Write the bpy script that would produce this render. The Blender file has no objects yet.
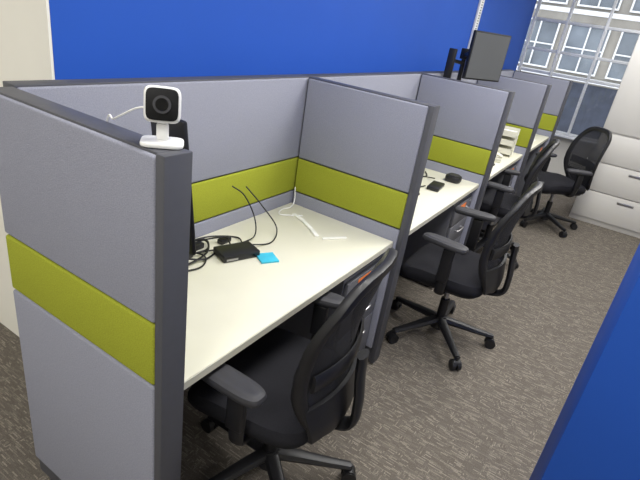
import bpy, bmesh, math, random
from mathutils import Vector, Matrix, Euler
random.seed(3)
sc = bpy.context.scene
sc.view_settings.view_transform = 'Standard'
sc.view_settings.look = 'None'

# ------------------------------------------------------------------ materials
def s2l(c):
    return tuple(((x/255)/12.92 if x/255 <= 0.04045 else (((x/255)+0.055)/1.055)**2.4) for x in c)

def new_mat(name):
    m = bpy.data.materials.new(name); m.use_nodes = True
    nt = m.node_tree; b = nt.nodes['Principled BSDF']
    return m, nt, b

def mat(name, rgb, rough=0.6, metal=0.0, var=0.06, scale=40.0, bump=0.0, bscale=400.0, spec=0.5):
    m, nt, b = new_mat(name)
    tc = nt.nodes.new('ShaderNodeTexCoord')
    n = nt.nodes.new('ShaderNodeTexNoise'); n.inputs['Scale'].default_value = scale
    n.inputs['Detail'].default_value = 4
    nt.links.new(tc.outputs['Object'], n.inputs['Vector'])
    r = nt.nodes.new('ShaderNodeValToRGB')
    c = s2l(rgb)
    r.color_ramp.elements[0].position = 0.3; r.color_ramp.elements[1].position = 0.7
    r.color_ramp.elements[0].color = tuple(x*(1-var) for x in c)+(1,)
    r.color_ramp.elements[1].color = tuple(min(1, x*(1+var)) for x in c)+(1,)
    nt.links.new(n.outputs['Fac'], r.inputs['Fac'])
    nt.links.new(r.outputs['Color'], b.inputs['Base Color'])
    b.inputs['Roughness'].default_value = rough
    b.inputs['Metallic'].default_value = metal
    b.inputs['Specular IOR Level'].default_value = spec
    if bump > 0:
        n2 = nt.nodes.new('ShaderNodeTexNoise'); n2.inputs['Scale'].default_value = bscale
        nt.links.new(tc.outputs['Object'], n2.inputs['Vector'])
        bp = nt.nodes.new('ShaderNodeBump'); bp.inputs['Strength'].default_value = bump
        bp.inputs['Distance'].default_value = 0.002
        nt.links.new(n2.outputs['Fac'], bp.inputs['Height'])
        nt.links.new(bp.outputs['Normal'], b.inputs['Normal'])
    return m

M = {}
M['lav'] = mat('fabric_grey_lavender', (144,146,159), 0.95, var=0.12, scale=300, bump=0.7, bscale=600, spec=0.1)
M['green'] = mat('fabric_lime', (154,160,54), 0.95, var=0.14, scale=300, bump=0.7, bscale=600, spec=0.1)
M['frame'] = mat('painted_metal_dark_grey', (72,73,79), 0.5, var=0.03)
M['desk'] = mat('laminate_offwhite', (221,219,200), 0.38, var=0.02, scale=6, spec=0.4)
M['edge'] = mat('desk_edge_band', (192,190,176), 0.5, var=0.02)
M['blue'] = mat('paint_blue', (36,84,180), 0.6, var=0.02, scale=3, spec=0.25)
M['cream'] = mat('paint_cream', (230,228,219), 0.7, var=0.02, scale=3, spec=0.2)
M['white'] = mat('plastic_white', (232,232,230), 0.35, var=0.01)
M['ceil'] = mat('ceiling_tile', (225,225,220), 0.9, var=0.03, scale=60)
M['black'] = mat('plastic_black', (24,24,27), 0.45, var=0.1)
M['armpad'] = mat('arm_pad_grey', (50,50,54), 0.6, var=0.06)
M['seat'] = mat('seat_fabric_black', (36,36,40), 0.95, var=0.2, scale=300, bump=0.6, bscale=600, spec=0.15)
M['ped'] = mat('pedestal_grey_metal', (92,93,99), 0.45, var=0.03)
M['chrome'] = mat('handle_silver', (170,170,172), 0.3, metal=0.9, var=0.02)
M['orange'] = mat('label_orange', (225,120,50), 0.6)
M['cyan'] = mat('note_paper_cyan', (60,185,215), 0.8)
M['paper'] = mat('paper_white', (238,238,230), 0.8, var=0.01)
M['cab'] = mat('cabinet_offwhite', (204,202,196), 0.45, var=0.02, scale=4)
M['screen'] = mat('screen_dark', (84,86,88), 0.4, var=0.04, scale=3)
M['face'] = mat('camera_face_black', (14,14,15), 0.5, var=0.0, spec=0.2)
M['lens'] = mat('lens_glass', (8,8,10), 0.08, var=0.0)
M['beige'] = mat('plastic_beige', (222,220,204), 0.5, var=0.02)
M['alu'] = mat('window_aluminium_white', (215,218,222), 0.4, var=0.02)
M['fac'] = mat('facade_stone', (158,154,146), 0.9, var=0.12, scale=2)
M['facd'] = mat('facade_dark', (56,62,76), 0.7, var=0.3, scale=3)
M['facw'] = mat('facade_window_frame', (226,228,230), 0.7)
M['facg'] = mat('facade_glass', (112,120,128), 0.5, var=0.35, scale=1.2)
M['street'] = mat('street_asphalt', (90,90,92), 0.9, var=0.1)
M['base'] = mat('baseboard_grey', (70,70,74), 0.6)

m, nt, b = new_mat('mesh_net_black'); M['net'] = m
b.inputs['Base Color'].default_value = s2l((38,38,42))+(1,); b.inputs['Roughness'].default_value = 0.8
tc = nt.nodes.new('ShaderNodeTexCoord')
w = nt.nodes.new('ShaderNodeTexWave'); w.bands_direction = 'Z'; w.inputs['Scale'].default_value = 55
nt.links.new(tc.outputs['Object'], w.inputs['Vector'])
rp = nt.nodes.new('ShaderNodeValToRGB'); rp.color_ramp.elements[0].position=0.02; rp.color_ramp.elements[1].position=0.16
rp.color_ramp.elements[0].color=(0.6,0.6,0.6,1)
nt.links.new(w.outputs['Fac'], rp.inputs['Fac'])
tr = nt.nodes.new('ShaderNodeBsdfTransparent'); mx = nt.nodes.new('ShaderNodeMixShader')
nt.links.new(rp.outputs['Color'], mx.inputs['Fac'])
nt.links.new(tr.outputs[0], mx.inputs[1]); nt.links.new(b.outputs[0], mx.inputs[2])
nt.links.new(mx.outputs[0], nt.nodes['Material Output'].inputs['Surface'])

m, nt, b = new_mat('window_glass'); M['glass'] = m
tr = nt.nodes.new('ShaderNodeBsdfTransparent'); gl = nt.nodes.new('ShaderNodeBsdfGlossy'); gl.inputs['Roughness'].default_value=0.02
lw = nt.nodes.new('ShaderNodeFresnel'); lw.inputs['IOR'].default_value=1.3
mx = nt.nodes.new('ShaderNodeMixShader')
nt.links.new(lw.outputs[0], mx.inputs[0]); nt.links.new(tr.outputs[0], mx.inputs[1]); nt.links.new(gl.outputs[0], mx.inputs[2])
nt.links.new(mx.outputs[0], nt.nodes['Material Output'].inputs['Surface'])

m, nt, b = new_mat('lamp_diffuser'); M['lamp'] = m
b.inputs['Emission Color'].default_value = (1,0.97,0.92,1); b.inputs['Emission Strength'].default_value = 3.0

# carpet: woven tile, short light dashes running mainly one way on grey-brown loop pile
m, nt, b = new_mat('carpet_tile'); M['carpet'] = m
tc = nt.nodes.new('ShaderNodeTexCoord')
def brick(wd_, ht, off, rot):
    mp = nt.nodes.new('ShaderNodeMapping'); mp.inputs['Rotation'].default_value = (0,0,math.radians(rot))
    nt.links.new(tc.outputs['Object'], mp.inputs['Vector'])
    br = nt.nodes.new('ShaderNodeTexBrick'); br.inputs['Scale'].default_value = 1.0
    br.inputs['Brick Width'].default_value = wd_; br.inputs['Row Height'].default_value = ht
    br.inputs['Mortar Size'].default_value = ht*0.12; br.offset = off
    br.inputs['Color1'].default_value = (0,0,0,1); br.inputs['Color2'].default_value = (1,1,1,1); br.inputs['Mortar'].default_value=(0,0,0,1)
    nt.links.new(mp.outputs[0], br.inputs['Vector'])
    bw = nt.nodes.new('ShaderNodeRGBToBW'); nt.links.new(br.outputs['Color'], bw.inputs[0]); return bw
def math_(op, a, b_, c=None):
    n = nt.nodes.new('ShaderNodeMath'); n.operation = op
    for i,x in enumerate((a,b_,c)):
        if x is None: continue
        if isinstance(x,(int,float)): n.inputs[i].default_value = x
        else: nt.links.new(x, n.inputs[i])
    return n.outputs[0]
b1 = brick(0.034, 0.0066, 0.37, 90); b2 = brick(0.022, 0.0066, 0.5, 0)
nz = nt.nodes.new('ShaderNodeTexNoise'); nz.inputs['Scale'].default_value = 20; nz.inputs['Detail'].default_value = 2
nt.links.new(tc.outputs['Object'], nz.inputs['Vector'])
nf = nt.nodes.new('ShaderNodeTexNoise'); nf.inputs['Scale'].default_value = 300; nf.inputs['Detail'].default_value = 2
nt.links.new(tc.outputs['Object'], nf.inputs['Vector'])
mask = math_('GREATER_THAN', nz.outputs['Fac'], 0.42)
p1 = math_('POWER', b1.outputs[0], 2.0); p2 = math_('POWER', b2.outputs[0], 2.0)
sel = math_('ADD', math_('MULTIPLY', p1, mask), math_('MULTIPLY', p2, math_('SUBTRACT', 1.0, mask)))
tot = math_('MULTIPLY_ADD', sel, 0.34, math_('MULTIPLY', nf.outputs['Fac'], 0.7))
rp = nt.nodes.new('ShaderNodeValToRGB')
e = rp.color_ramp.elements
e[0].position = 0.2; e[0].color = s2l((80,75,70))+(1,)
e[1].position = 0.85; e[1].color = s2l((156,148,136))+(1,)
k = e.new(0.5); k.color = s2l((109,103,95))+(1,)
nt.links.new(tot, rp.inputs['Fac']); nt.links.new(rp.outputs['Color'], b.inputs['Base Color'])
b.inputs['Roughness'].default_value = 1.0; b.inputs['Specular IOR Level'].default_value = 0.05
bp = nt.nodes.new('ShaderNodeBump'); bp.inputs['Strength'].default_value=0.35; bp.inputs['Distance'].default_value=0.003
nt.links.new(tot, bp.inputs['Height']); nt.links.new(bp.outputs['Normal'], b.inputs['Normal'])

# ------------------------------------------------------------------ builder
class B:
    def __init__(self, name):
        self.name = name; self.bm = bmesh.new(); self.mats = []
    def mi(self, key):
        if key not in self.mats: self.mats.append(key)
        return self.mats.index(key)
    def merge(self, tmp, key, T=None):
        idx = self.mi(key)
        if T is not None: bmesh.ops.transform(tmp, matrix=T, verts=tmp.verts)
        bmesh.ops.recalc_face_normals(tmp, faces=tmp.faces)
        for f in tmp.faces: f.material_index = idx; f.smooth = True
        for ed in tmp.edges:
            if len(ed.link_faces)==2 and ed.calc_face_angle(0) > 0.7: ed.smooth = False
        me = bpy.data.meshes.new('tmp'); tmp.to_mesh(me); tmp.free()
        self.bm.from_mesh(me); bpy.data.meshes.remove(me)
    def box(self, lo, hi, key, bev=0.0, T=None, seg=2):
        t = bmesh.new(); bmesh.ops.create_cube(t, size=1)
        c = [(a+b_)/2 for a,b_ in zip(lo,hi)]; s = [abs(b_-a) for a,b_ in zip(lo,hi)]
        for v in t.verts: v.co = Vector((v.co.x*s[0]+c[0], v.co.y*s[1]+c[1], v.co.z*s[2]+c[2]))
        if bev > 0: bmesh.ops.bevel(t, geom=t.edges[:], offset=min(bev, min(s)*0.49), segments=seg, profile=0.5, affect='EDGES')
        self.merge(t, key, T)
    def loft(self, rings, key, cap=True, closed=True, T=None):
        t = bmesh.new(); vr = [[t.verts.new(p) for p in r] for r in rings]
        n = len(rings[0])
        for a, b_ in zip(vr[:-1], vr[1:]):
            for i in range(n if closed else n-1):
                j = (i+1) % n; t.faces.new((a[i], a[j], b_[j], b_[i]))
        if cap: t.faces.new(vr[0][::-1]); t.faces.new(vr[-1])
        self.merge(t, key, T)
    def tube(self, pts, r, key, n=8, T=None, closed=False, rx=None):
        pts = [Vector(p) for p in pts]; rs = r if isinstance(r, (list,tuple)) else [r]*len(pts)
        rings = []; up = None
        N = len(pts)
        for i,p in enumerate(pts):
            if closed: d = pts[(i+1)%N]-pts[i-1]
            else: d = pts[min(i+1,N-1)]-pts[max(i-1,0)]
            d.normalize()
            if up is None:
                up = Vector((0,0,1)) if abs(d.z)<0.9 else Vector((0,1,0))
            a = d.cross(up)
            if a.length < 1e-6: a = d.orthogonal()
            a.normalize(); up = a.cross(d).normalized()
            kx = rx if rx else 1.0
            rings.append([p + a*math.cos(2*math.pi*k/n)*rs[i]*kx + up*math.sin(2*math.pi*k/n)*rs[i] for k in range(n)])
        if closed:
            rings.append(rings[0]); self.loft(rings, key, cap=False, T=T)
        else: self.loft(rings, key, T=T)
    def cyl(self, p0, p1, r, key, n=20, r2=None, T=None):
        self.tube([p0,p1], [r, r if r2 is None else r2], key, n=n, T=T)
    def slab(self, w, d, z0, z1, r, key, ex=4.0, n=40, T=None, zf=None, cx=0, cy=0):
        def ring(s, z):
            out=[]
            for k in range(n):
                a = 2*math.pi*k/n; c, s_ = math.cos(a), math.sin(a)
                x = cx+(w/2-s)*math.copysign(abs(c)**(2/ex), c); y = cy+(d/2-s)*math.copysign(abs(s_)**(2/ex), s_)
                zz = z + (zf(x,y) if zf else 0); out.append((x,y,zz))
            return out
        H=(z1-z0); r=min(r,H/2)
        R=[ring(r,z0), ring(r*0.3,z0+r*0.3), ring(0,z0+r), ring(0,z1-r), ring(r*0.3,z1-r*0.3), ring(r,z1)]
        if zf: R += [ring(w*0.2,z1+0.002), ring(w*0.35,z1)]
        self.loft(R, key, T=T)
    def done(self, loc=(0,0,0), rz=0.0):
        me = bpy.data.meshes.new(self.name); self.bm.to_mesh(me); self.bm.free()
        for k in self.mats: me.materials.append(M[k])
        o = bpy.data.objects.new(self.name, me); o.location = loc; o.rotation_euler = (0,0,rz)
        sc.collection.objects.link(o); return o

def spline(pts, n=8, zmin=None):
    P = [Vector(p) for p in pts]; P = [P[0]*2-P[1]] + P + [P[-1]*2-P[-2]]; out=[]
    for i in range(1,len(P)-2):
        for k in range(n):
            t=k/n; a,b_,c,d=P[i-1],P[i],P[i+1],P[i+2]
            out.append(0.5*((2*b_)+(c-a)*t+(2*a-5*b_+4*c-d)*t*t+(3*b_-a-3*c+d)*t**3))
    out.append(P[-2])
    if zmin is not None:
        for v in out: v.z = max(v.z, zmin)
    return out

def simple_box(name, lo, hi, key, bev=0):
    b_ = B(name); c=[(p+q)/2 for p,q in zip(lo,hi)]
    b_.box([p-k for p,k in zip(lo,c)], [q-k for q,k in zip(hi,c)], key, bev); return b_.done(c)

# ------------------------------------------------------------------ room
WY = 1.70; WX = 8.1
simple_box('floor', (-2.5,-3.0,-0.1), (WX+0.2,4.2,0.0), 'carpet')
simple_box('ceiling', (-2.5,-3.0,2.75), (WX+0.2,4.2,2.85), 'ceil')
wb = B('wall_back')
wb.box((1.0,WY,0),(WX,WY+0.15,2.75),'blue')
wb.done()
simple_box('wall_corridor', (0.99,WY+0.001,0), (1.0-0.0005,4.2,2.75), 'cream')
simple_box('wall_behind_corridor', (-2.5,4.2,0), (1.0,4.3,2.75), 'cream')
simple_box('wall_rear', (-2.6,-3.0,0), (-2.5,4.2,2.75), 'cream')
simple_box('wall_right', (-2.5,-3.1,0), (WX+0.2,-3.0,2.75), 'cream')
simple_box('wall_pillar', (1.30,-1.9,0), (1.62,-0.138,2.75), 'blue', 0.004)
ww = B('wall_window')
ww.box((WX,-3.0,0),(WX+0.2,WY,0.55),'cream')
ww.box((WX,-3.0,2.6),(WX+0.2,WY,2.75),'cream')
ww.done()
simple_box('trim_sill', (WX-0.12,-3.0,0.55), (WX,WY-0.013,0.58), 'alu', 0.004)
w1 = B('window_1')
yy = [WY-0.03, 1.22, 0.72, 0.22, -0.28, -0.78, -1.28, -1.78, -2.28, -2.96]
for y in yy: w1.box((WX+0.04,y-0.018,0.552),(WX+0.12,y+0.018,2.598),'alu',0.004)
for z in (0.585,1.36,1.66,2.05,2.57): w1.box((WX+0.05,-2.99,z-0.02),(WX+0.11,WY-0.002,z+0.02),'alu',0.004)
w1.box((WX+0.078,-2.985,0.56),(WX+0.082,WY-0.003,2.59),'glass')
w1.done()
st = B('trim_shelf_standard')
st.box((5.48,WY-0.022,1.50),(5.60,WY-0.0005,2.6),'white',0.003)
for i in range(42):
    z = 1.53+i*0.025
    st.box((5.52,WY-0.0235,z),(5.56,WY-0.0215,z+0.010),'ped')
st.done()
simple_box('baseboard_back', (1.0,WY-0.012,0), (WX-0.001,WY-0.0005,0.1), 'base', 0.002)

def fixture(x,y,p):
    b_ = B('ceiling_light_fixture')
    b_.box((-0.62,-0.32,-0.03),(0.62,0.32,0.0),'white',0.004)
    b_.box((-0.58,-0.28,-0.034),(0.58,0.28,-0.0301),'lamp')
    b_.done((x,y,2.749))
    l = bpy.data.lights.new('ceiling_lamp','AREA'); l.shape='RECTANGLE'; l.size=1.15; l.size_y=0.55
    l.energy=p; l.color=(1,0.98,0.945)
    o = bpy.data.objects.new('ceiling_lamp', l); o.location=(x,y,2.70); sc.collection.objects.link(o)
for x,y,p in ((-0.9,0.2,32),(1.2,0.3,29),(3.0,0.1,44),(5.0,0.1,46),(2.6,-1.7,26),(6.9,0.1,28),(-0.8,-1.8,18),(-0.9,2.9,40)):  # last fixture is an added, unseen one that brightens the cream corridor wall
    fixture(x,y,p)

# outside: opposite building
bd = B('building_facade')
FX = 17.0
bd.box((FX,-14,-12),(FX+1,12,14),'fac')
bd.box((FX-0.02,-14,-12),(FX-0.001,12,0.9),'facd')
for zi in range(0,6):
    z0 = 1.15+zi*1.75
    for yi in range(-10,10):
        y0 = yi*1.35
        bd.box((FX-0.05,y0+0.02,z0+0.02),(FX-0.005,y0+1.06,z0+1.28),'facg')
        for a,c in ((0,0.045),(0.515,0.555),(1.035,1.08)):
            bd.box((FX-0.12,y0+a,z0),(FX-0.051,y0+c,z0+1.30),'facw')
        for a,c in ((0,0.045),(0.64,0.68),(1.255,1.30)):
            bd.box((FX-0.11,y0+0.01,z0+a),(FX-0.0505,y0+1.07,z0+c),'facw')
    bd.box((FX-0.15,-14,z0-0.20),(FX-0.0015,12,z0-0.08),'facw')
bd.done()
simple_box('street', (WX+0.3,-14,-12.2), (FX,12,-12), 'street')

# ------------------------------------------------------------------ partitions
TOP = 1.392
def partition(L, loc, rz, ends=(True,True)):
    b_ = B('cubicle_partition')
    b_.box((-0.026,0.002,0.02),(0.026,L-0.002,TOP-0.02),'frame')
    c0 = 0.0262 if ends[0] else 0; c1 = L-0.0262 if ends[1] else L
    b_.box((-0.030,c0,TOP-0.018),(0.030,c1,TOP-0.0006),'frame',0.002)
    for e_,y0,y1 in ((ends[0],0,0.026),(ends[1],L-0.026,L)):
        if e_: b_.box((-0.037,y0,0.012),(0.037,y1,TOP),'frame',0.003)
    for y in (0.06, L-0.06): b_.cyl((0,y,0.0),(0,y,0.03),0.022,'black')
    ya = 0.027 if ends[0] else 0.004; yb = L-0.027 if ends[1] else L-0.004
    for s in (-1,1):
        for z0,z1,k in ((0.10,0.802,'lav'),(0.808,0.985,'green'),(0.991,TOP-0.006,'lav')):
            xs = sorted((s*0.024, s*0.0395))
            b_.box((xs[0],ya,z0),(xs[1],yb,z1),k,0.007,seg=3)
    return b_.done(loc, rz)
PX = [0.66, 2.105, 3.56, 5.03, 6.50]
Y0 = 0.715; YB = 1.375
partition(1.372-Y0, (PX[0],Y0,0), 0, ends=(True,False))
for x in PX[1:]: partition(YB-0.003-Y0, (x,Y0,0), 0, ends=(True,False))
for i in range(4):
    xa = PX[i]+0.042 if i==0 else PX[i]+0.001; xb = PX[i+1]-0.001
    partition(xb-xa, (xb, YB+0.04, 0), math.radians(90), ends=(False,False))

# ------------------------------------------------------------------ desks
DZ = 0.74
for i in range(4):
    a = PX[i]+0.043; c = PX[i+1]-0.043; w = c-a
    b_ = B('office_desk')
    b_.box((0,0,-0.03),(w,0.615,0),'desk',0.004)
    b_.box((0.002,-0.0025,-0.028),(w-0.002,0.0,-0.003),'edge')
    for x in (0.004, w-0.03):
        b_.box((x,0.10,-0.06),(x+0.026,0.61,-0.0302),'ped',0.003)
    b_.box((0.05,0.57,-0.30),(w-0.05,0.585,-0.0302),'ped')
    b_.box((0.06,0.47,-0.14),(w*0.6,0.57,-0.12),'ped')
    b_.box((0.004,0.57,-DZ),(0.05,0.612,-0.0302),'ped',0.003)
    b_.box((w-0.05,0.57,-DZ),(w-0.004,0.612,-0.0302),'ped',0.003)
    b_.done((a,0.757,DZ))

def pedestal(x):
    b_ = B('filing_pedestal')
    b_.box((-0.19,-0.24,0.03),(0.19,0.24,0.66),'ped',0.004)
    for z0,z1 in ((0.045,0.335),(0.345,0.49),(0.50,0.645)):
        b_.box((-0.183,-0.26,z0),(0.183,-0.2405,z1),'ped',0.005)
        zt=z1-0.05
        b_.tube(spline([(-0.06,-0.259,zt),(-0.055,-0.282,zt),(0.055,-0.282,zt),(0.06,-0.259,zt)],6),0.006,'chrome')
    b_.cyl((0.14,-0.2595,0.62),(0.14,-0.265,0.62),0.01,'chrome')
    b_.box((-0.09,-0.2615,0.60),(0.03,-0.2603,0.635),'orange')
    for sx in (-0.15,0.15):
        for sy in (-0.2,0.2): b_.cyl((sx,sy,0),(sx,sy,0.035),0.02,'black')
    b_.done((x,1.03,0))
for i in range(4): pedestal(PX[i+1]-0.240)

# ------------------------------------------------------------------ chairs
def chair(loc, rz, base_deg=0.0, ah=0.0):
    b_ = B('office_chair')
    base_rot = math.radians(base_deg) - rz
    for k in range(5):
        a = base_rot + k*2*math.pi/5
        dx,dy = math.cos(a), math.sin(a)
        pts=[(dx*r,dy*r,z) for r,z in ((0.03,0.115),(0.12,0.105),(0.22,0.09),(0.325,0.078))]
        b_.tube(pts,[0.024,0.022,0.018,0.015],'black',n=8,rx=1.3)
        cx,cy = dx*0.325, dy*0.325
        b_.cyl((cx,cy,0.085),(cx,cy,0.045),0.010,'black')
        px,py = -dy,dx
        for s in (-1,1):
            b_.cyl((cx+px*s*0.006,cy+py*s*0.006,0.03),(cx+px*s*0.026,cy+py*s*0.026,0.03),0.03,'black',n=18)
        b_.cyl((cx-px*0.022,cy-py*0.022,0.042),(cx+px*0.022,cy+py*0.022,0.042),0.024,'black',n=12)
    b_.cyl((0,0,0.06),(0,0,0.14),0.045,'black',r2=0.036)
    b_.cyl((0,0,0.13),(0,0,0.26),0.027,'black'); b_.cyl((0,0,0.25),(0,0,0.40),0.016,'chrome')
    b_.box((-0.09,-0.13,0.385),(0.09,0.11,0.43),'black',0.012)
    b_.tube([(0.09,0.03,0.40),(0.2,0.03,0.395),(0.25,0.03,0.39)],0.007,'black')
    zf = lambda x,y: -0.035*max(0,(y-0.10)/0.15)**2 + 0.012*(abs(x)/0.25)**3
    b_.slab(0.51,0.49,0.415,0.500,0.034,'seat',ex=4.2,n=48,zf=zf,cy=0.03)
    b_.slab(0.46,0.44,0.405,0.425,0.006,'black',ex=4.2,n=40,zf=zf,cy=0.03)
    zc, hz, hw = 0.750, 0.300, 0.240
    def ypos(x,z):
        t=(z-0.50)/0.54
        return -0.245 - 0.035*t + 0.035*math.sin(math.pi*min(max(t*1.15,0),1)) + 0.060*(x/0.235)**2
    def outl(a,s):
        c,q = math.cos(a), math.sin(a)
        z = zc + s*hz*math.copysign(abs(q)**(2/3.4),q)
        wz = hw*(1.0-0.10*max(0,(z-0.80)/0.26) - 0.10*max(0,(0.66-z)/0.15))
        x = s*wz*math.copysign(abs(c)**(2/3.4),c)
        return Vector((x, ypos(x,z), z))
    N=56
    rings=[[outl(2*math.pi*k/N, s) for k in range(N)] for s in (0.02,0.2,0.4,0.6,0.8,0.95)]
    b_.loft(rings,'net',cap=False)
    prof=[]
    for s,off in ((0.90,0.008),(0.97,0.016),(1.03,0.010),(1.045,-0.002),(1.03,-0.016),(0.97,-0.020),(0.90,-0.012)):
        r=[]
        for k in range(N):
            p=outl(2*math.pi*k/N,s); p.y+=off; r.append(p)
        prof.append(r)
    prof.append(prof[0])
    b_.loft(prof,'black',cap=False)
    sh=[]
    for j in range(6):
        row=[]
        z=0.468+j*0.028
        for i in range(13):
            x=(i/12-0.5)*2*hw*(0.80+0.028*j); row.append(Vector((x, ypos(x,z)-0.006, z)))
        sh.append(row)
    outer=[r+[Vector((p.x,p.y-0.014,p.z)) for p in reversed(r)] for r in sh]
    b_.loft(outer,'black')
    lum=[]
    for j,z in enumerate((0.665,0.675,0.72,0.73)):
        row=[]; th=0.004 if j in (0,3) else 0.012
        for i in range(13):
            x=(i/12-0.5)*0.40; row.append(Vector((x, ypos(x,z)-0.010, z)))
        lum.append(row+[Vector((p.x,p.y-th,p.z)) for p in reversed(row)])
    b_.loft(lum,'black')
    b_.tube(spline([(0,-0.08,0.405),(0,-0.20,0.40),(0,-0.285,0.43),(0,-0.295,0.52),(0,-0.280,0.64),(0,-0.275,0.72)],6),
            0.016,'black',n=10,rx=2.2)
    for s in (-1,1):
        b_.tube(spline([(s*0.08,0.0,0.412),(s*0.20,0.0,0.405),(s*0.262,0.0,0.415),(s*0.288,-0.005,0.46),(s*0.294,-0.01,0.57),(s*0.294,0.0,0.655+ah)],6),
                0.010,'black',n=12,rx=2.6)
        b_.box((s*0.294-0.015,-0.032,0.50),(s*0.294+0.015,0.028,0.645+ah),'black',0.008,seg=3)
        T = Matrix.Translation((s*0.297,0.028,0)) @ Matrix.Rotation(s*math.radians(8),4,'Z')
        b_.slab(0.090,0.25,0.655+ah,0.688+ah,0.014,'armpad',ex=3.2,n=32,T=T,zf=lambda x,y:-0.10*max(0,(y-0.02))**2*4)
    return b_.done(loc, rz)
chair((1.175,0.73,0), math.radians(8), 16)
chair((2.62,0.56,0), math.radians(2), 3.5, 0.045)
chair((4.15,0.70,0), math.radians(8), 30, 0.0)
chair((5.46,0.42,0), math.radians(40), 10, 0.0)

# ------------------------------------------------------------------ tall storage cabinet
cb = B('storage_cabinet')
cb.box((0,0,0.0),(0.6,1.9,2.745),'cab',0.003)
for j in range(2):
    y1 = 1.895-j*0.95; y0=y1-0.94
    for z0,z1 in ((0.06,0.36),(0.37,0.67),(0.68,0.98)):
        cb.box((-0.018,y0,z0),(-0.0002,y1,z1),'cab',0.003)
        cb.box((-0.021,(y0+y1)/2-0.08,z1-0.07),(-0.0182,(y0+y1)/2+0.08,z1-0.045),'chrome',0.001)
    cb.box((-0.018,y0,1.0),(-0.0002,(y0+y1)/2-0.003,2.7),'cab',0.003)
    cb.box((-0.018,(y0+y1)/2+0.003,1.0),(-0.0002,y1,2.7),'cab',0.003)
    cb.box((-0.021,(y0+y1)/2-0.05,1.05),(-0.0182,(y0+y1)/2-0.03,1.2),'chrome',0.001)
cb.done((6.02,-1.67,0))

# ------------------------------------------------------------------ indoor camera on the partition
wc = B('security_camera')
wc.slab(0.085,0.065,0.0005,0.011,0.004,'white',ex=5)
wc.box((-0.012,-0.004,0.010),(0.012,0.012,0.045),'white',0.005)
wc.tube(spline([(0,0.004,0.03),(0,0.006,0.045),(0,0.004,0.055)],4),0.009,'white')
T = Matrix.Translation((0,-0.003,0.082)) @ Matrix.Rotation(math.radians(90-12),4,'X')
def rsq(w,d,z0,z1,r,key,ex=5.5): wc.slab(w,d,z0,z1,r,key,ex=ex,T=T)
rsq(0.070,0.070,-0.024,0.018,0.007,'white')
rsq(0.061,0.061,0.0182,0.0215,0.0015,'face')
wc.cyl((0,0,0.0216),(0,0,0.026),0.017,'armpad',n=28,T=T)
wc.cyl((0,0,0.0261),(0,0,0.0275),0.012,'lens',n=24,T=T)
RZ=math.radians(-44); CL=Vector((0.672,0.778,TOP))
I=Matrix.Rotation(-RZ,4,'Z') @ Matrix.Translation(-CL)
pts=spline([(0.683,0.795,TOP+0.07),(0.672,0.85,TOP+0.060),(0.672,0.91,TOP+0.030),(0.69,0.96,TOP+0.010),(0.706,1.0,TOP+0.003),(0.712,1.04,TOP-0.10),(0.710,1.06,0.95),(0.716,1.08,0.75)],8)
wc.tube([I@p for p in pts],0.0022,'white',n=6)
wc.done(CL, RZ)

tb = B('tablet_on_stand')
T = Matrix.Rotation(math.radians(-7),4,'X')
tb.box((-0.065,-0.008,0.33),(0.065,0.008,0.685),'black',0.006,T=T)
tb.box((-0.057,-0.0092,0.34),(0.057,-0.0082,0.675),'lens',T=T)
tb.tube(spline([(0.13,0.05,0.012),(0.12,0.06,0.15),(0.06,0.08,0.3),(0.0,0.072,0.50)],6),0.010,'black')
tb.cyl((0.13,0.05,0.0005),(0.13,0.05,0.012),0.05,'black',n=28)
tb.done((0.865,0.88,DZ), math.radians(84))

# ------------------------------------------------------------------ stuff on desk 1
dk = B('docking_station')
dk.box((-0.082,-0.05,0.0005),(0.082,0.05,0.030),'black',0.005)
dk.box((-0.07,-0.0515,0.008),(-0.02,-0.0502,0.016),'chrome')
dk.cyl((0.05,-0.0502,0.014),(0.05,-0.052,0.014),0.005,'lens',n=12)
DL=Vector((1.385,1.155,DZ)); DR=math.radians(-20)
I=Matrix.Rotation(-DR,4,'Z') @ Matrix.Translation(-DL)
def cable(pts,r=0.0035,key='black'): dk.tube([I@p for p in spline([(x,y,DZ+z) for x,y,z in pts],8,DZ+r+0.001)],r,key,n=6)
cable([(1.35,1.20,.022),(1.28,1.26,.006),(1.18,1.29,.004),(1.05,1.26,.004),(0.95,1.31,.004),(0.85,1.34,.004)])
cable([(1.40,1.20,.022),(1.42,1.26,.03),(1.30,1.31,.02),(1.15,1.24,.012),(1.02,1.30,.012),(0.9,1.25,.004)])
cable([(1.45,1.18,.02),(1.50,1.26,.006),(1.40,1.33,.012),(1.25,1.33,.02),(1.2,1.27,.02),(1.3,1.24,.02),(1.36,1.31,.02),(1.25,1.34,.02)])
cable([(1.1,1.2,.004),(1.2,1.17,.004),(1.27,1.22,.008),(1.22,1.28,.02),(1.1,1.32,.012),(0.98,1.22,.012),(0.88,1.18,.004)])
cable([(1.34,1.22,.004),(1.24,1.20,.012),(1.16,1.27,.03),(1.24,1.32,.035),(1.34,1.29,.03),(1.28,1.22,.02),(1.14,1.21,.01),(1.02,1.25,.01),(0.92,1.30,.01)],0.004)
cable([(1.30,1.33,.03),(1.22,1.30,.045),(1.12,1.32,.03),(1.06,1.28,.015),(1.14,1.22,.02),(1.26,1.27,.03)],0.003)
cable([(1.44,1.19,.02),(1.55,1.20,.02),(1.60,1.25,.08),(1.58,1.30,.17),(1.54,1.34,.21)],0.003)
cable([(1.46,1.16,.02),(1.58,1.13,.004),(1.68,1.18,.03),(1.65,1.25,.12),(1.61,1.32,.20)],0.003)
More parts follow.
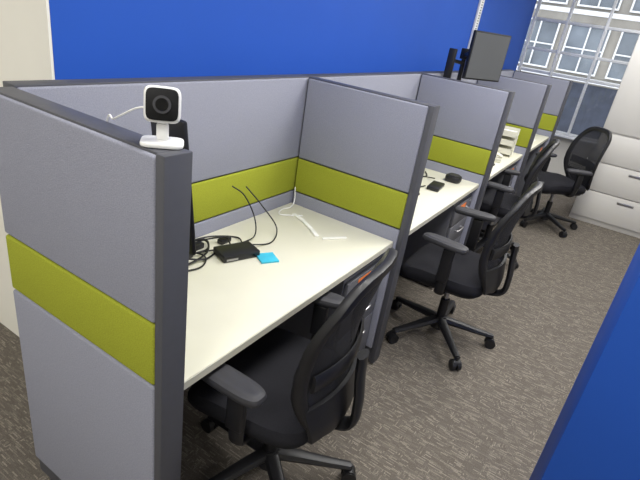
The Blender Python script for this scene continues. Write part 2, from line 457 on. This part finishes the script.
for lo,hi in (((1.16,1.25,DZ+.001),(1.24,1.29,DZ+.03)),((1.40,1.25,DZ+.001),(1.46,1.28,DZ+.022)),((1.27,1.28,DZ+.001),(1.33,1.31,DZ+.025))):
    dk.box(lo,hi,'black',0.005,T=I)
dk.done(DL, DR)
sn = B('sticky_note_pad')
sn.box((-0.038,-0.038,0.0003),(0.038,0.038,0.008),'cyan',0.0008)
T = Matrix.Translation((0,0.036,0.0085)) @ Matrix.Rotation(math.radians(8),4,'X')
sn.box((-0.038,-0.074,0),(0.038,0,0.0006),'cyan',T=T)
sn.done((1.455,1.05,DZ), math.radians(-30))
ps = B('white_cable')
def wcab(pts,r=0.003): ps.tube(spline([(x,y,DZ+z) for x,y,z in pts],8,DZ+r+0.0005),r,'white',n=6)
wcab([(2.04,1.345,.10),(2.035,1.335,.03),(1.99,1.325,.004),(1.93,1.335,.004),(1.87,1.30,.004),(1.95,1.22,.004)])
def strip(P,w=0.010):
    for (x0,y0),(x1,y1) in zip(P[:-1],P[1:]):
        d=Vector((x1-x0,y1-y0,0)); L=d.length; a=math.atan2(d.y,d.x)
        T=Matrix.Translation((x0,y0,DZ+0.0005)) @ Matrix.Rotation(a,4,'Z')
        ps.box((0,-w,0),(L,w,0.008),'paper',0.001,T=T)
strip([(1.93,1.26),(1.90,1.18),(1.85,1.10),(1.80,1.03)])
strip([(1.80,1.00),(1.90,0.93)],0.007)
ps.done()

# ------------------------------------------------------------------ stuff on desk 2
c2 = B('power_adapter')
def cab2(pts): c2.tube(spline([(x,y,DZ+z) for x,y,z in pts],8,DZ+0.005),0.004,'black',n=6)
cab2([(2.9,1.15,.01),(3.0,1.25,.004),(3.15,1.20,.004),(3.22,1.29,.01),(3.3,1.33,.15)])
cab2([(2.85,1.1,.004),(2.98,1.17,.012),(3.1,1.30,.012),(2.95,1.33,.02),(2.85,1.25,.01),(3.05,1.20,.02)])
cab2([(3.25,1.0,.02),(3.25,1.12,.004),(3.15,1.16,.004),(3.2,1.28,.004)])
cab2([(3.05,0.99,.01),(2.95,1.02,.004),(2.85,0.95,.004),(2.72,1.0,.004),(2.62,0.98,.004)])
cab2([(2.92,1.06,.02),(3.02,1.12,.004),(3.12,1.09,.004),(3.2,1.12,.004),(3.3,1.08,.004),(3.4,1.13,.004)])
c2.box((2.84,1.03,DZ+.001),(2.94,1.09,DZ+.032),'black',0.006)
c2.box((2.98,1.20,DZ+.001),(3.08,1.25,DZ+.03),'black',0.006)
c2.done()
d2 = B('docking_station')
d2.box((-0.085,-0.04,0.0005),(0.085,0.04,0.026),'black',0.006)
for i in range(4): d2.box((-0.07+i*0.03,-0.0412,0.008),(-0.055+i*0.03,-0.0402,0.016),'chrome')
d2.done((3.10,0.935,DZ),0.1)
hb = B('speaker_puck')
hb.slab(0.11,0.11,0.0005,0.045,0.012,'black',ex=3); hb.slab(0.08,0.08,0.0452,0.050,0.002,'armpad',ex=3)
hb.done((3.38,0.91,DZ))

# ------------------------------------------------------------------ desk 3
mo = B('monitor_on_arm')
mo.box((-0.05,-0.04,0.0005),(0.05,0.04,0.012),'black',0.003)
mo.cyl((0,0,0.012),(0,0,0.84),0.018,'black')
mo.tube([(0,0,0.80),(-0.12,-0.06,0.82),(0.0,-0.13,0.84)],0.016,'black',n=10)
mo.box((-0.03,-0.03,0.77),(0.03,0.03,0.85),'black',0.006)
T = Matrix.Translation((0.0,-0.17,0.815)) @ Matrix.Rotation(math.radians(-28),4,'Z')
mo.box((-0.05,0.012,-0.05),(0.05,0.04,0.05),'black',0.004,T=T)
mo.box((-0.195,-0.018,-0.175),(0.195,0.012,0.175),'black',0.006,T=T)
mo.box((-0.184,-0.0195,-0.163),(0.184,-0.0182,0.163),'screen',T=T)
mo.box((-0.20,0.01,0.62),(-0.17,0.07,0.84),'black',0.006)
mo.tube([(0,0,0.74),(-0.10,0.04,0.75),(-0.185,0.04,0.76)],0.014,'black',n=10)
mo.done((4.12,1.28,DZ))
tr_ = B('paper_tray')
for k in range(3):
    z=0.02+k*0.08
    tr_.box((-0.13,-0.16,z),(0.13,0.16,z+0.004),'beige')
    for s in (-1,1): tr_.box((s*0.13-0.002,-0.16,z),(s*0.13+0.002,0.16,z+0.05),'beige')
    tr_.box((-0.13,0.156,z),(0.13,0.16,z+0.05),'beige')
    tr_.box((-0.105,-0.14,z+0.0042),(0.105,0.14,z+0.025),'paper')
for sx in (-1,1):
    for sy in (-1,1): tr_.box((sx*0.127-0.005,sy*0.15-0.005,0.0005),(sx*0.127+0.005,sy*0.15+0.005,0.20),'beige')
tr_.done((4.80,0.98,DZ), 0.15)
kb = B('computer_keyboard')
kb.box((-0.20,-0.065,0.0005),(0.20,0.065,0.016),'black',0.005)
for i in range(14):
    for j in range(5): kb.box((-0.188+i*0.027,-0.055+j*0.0225,0.0162),(-0.166+i*0.027,-0.037+j*0.0225,0.0205),'armpad')
kb.done((4.02,0.90,DZ),-0.05)
ph = B('desk_phone')
T = Matrix.Translation((0,0,0.006)) @ Matrix.Rotation(math.radians(10),4,'X')
ph.box((-0.10,-0.11,0.022),(0.10,0.11,0.045),'beige',0.008,T=T)
ph.box((-0.10,0.02,0.001),(0.10,0.11,0.04),'beige',0.006)
ph.box((-0.10,-0.11,0.001),(0.10,0.02,0.015),'beige',0.004)
ph.tube([T@p for p in spline([(-0.07,-0.10,0.055),(-0.07,-0.08,0.068),(-0.07,0.06,0.070),(-0.07,0.09,0.056)],5)],0.015,'beige',n=10,rx=1.3)
for i in range(3):
    for j in range(4): ph.box((0.0+i*0.028,-0.08+j*0.028,0.0452),(0.018+i*0.028,-0.062+j*0.028,0.050),'armpad',T=T)
ph.done((4.42,0.95,DZ),0.3)
def papers(loc, rz, n=4):
    p = B('paper_stack')
    for k in range(n):
        T=Matrix.Translation((0,0,0.0005+0.006*k)) @ Matrix.Rotation(0.12*k-0.2,4,'Z')
        p.box((-0.105,-0.148,0),(0.105,0.148,0.0058),'paper',T=T)
    p.done(loc, rz)
papers((5.45,1.05,DZ),0,5); papers((5.90,0.98,DZ),0.4,3)

# ------------------------------------------------------------------ world + camera
wd = bpy.data.worlds.new('World'); sc.world = wd; wd.use_nodes = True
bg = wd.node_tree.nodes['Background']
bg.inputs[0].default_value = (0.90,0.94,1.0,1); bg.inputs[1].default_value = 1.9

ax = Vector((.5419,.2815,-.7918)).normalized()
ay = Vector((-.8277,.3416,-.4452)); ay = (ay-ax*ay.dot(ax)).normalized()
az = ax.cross(ay)
R3 = Matrix((ax,ay,az))
cam = bpy.data.cameras.new('camera'); cam.sensor_width=36; cam.lens = 489.5/640*36; cam.clip_start=0.02
co = bpy.data.objects.new('camera', cam); sc.collection.objects.link(co)
co.matrix_world = Matrix.Translation((0,0,1.683)) @ R3.to_4x4()
sc.camera = co
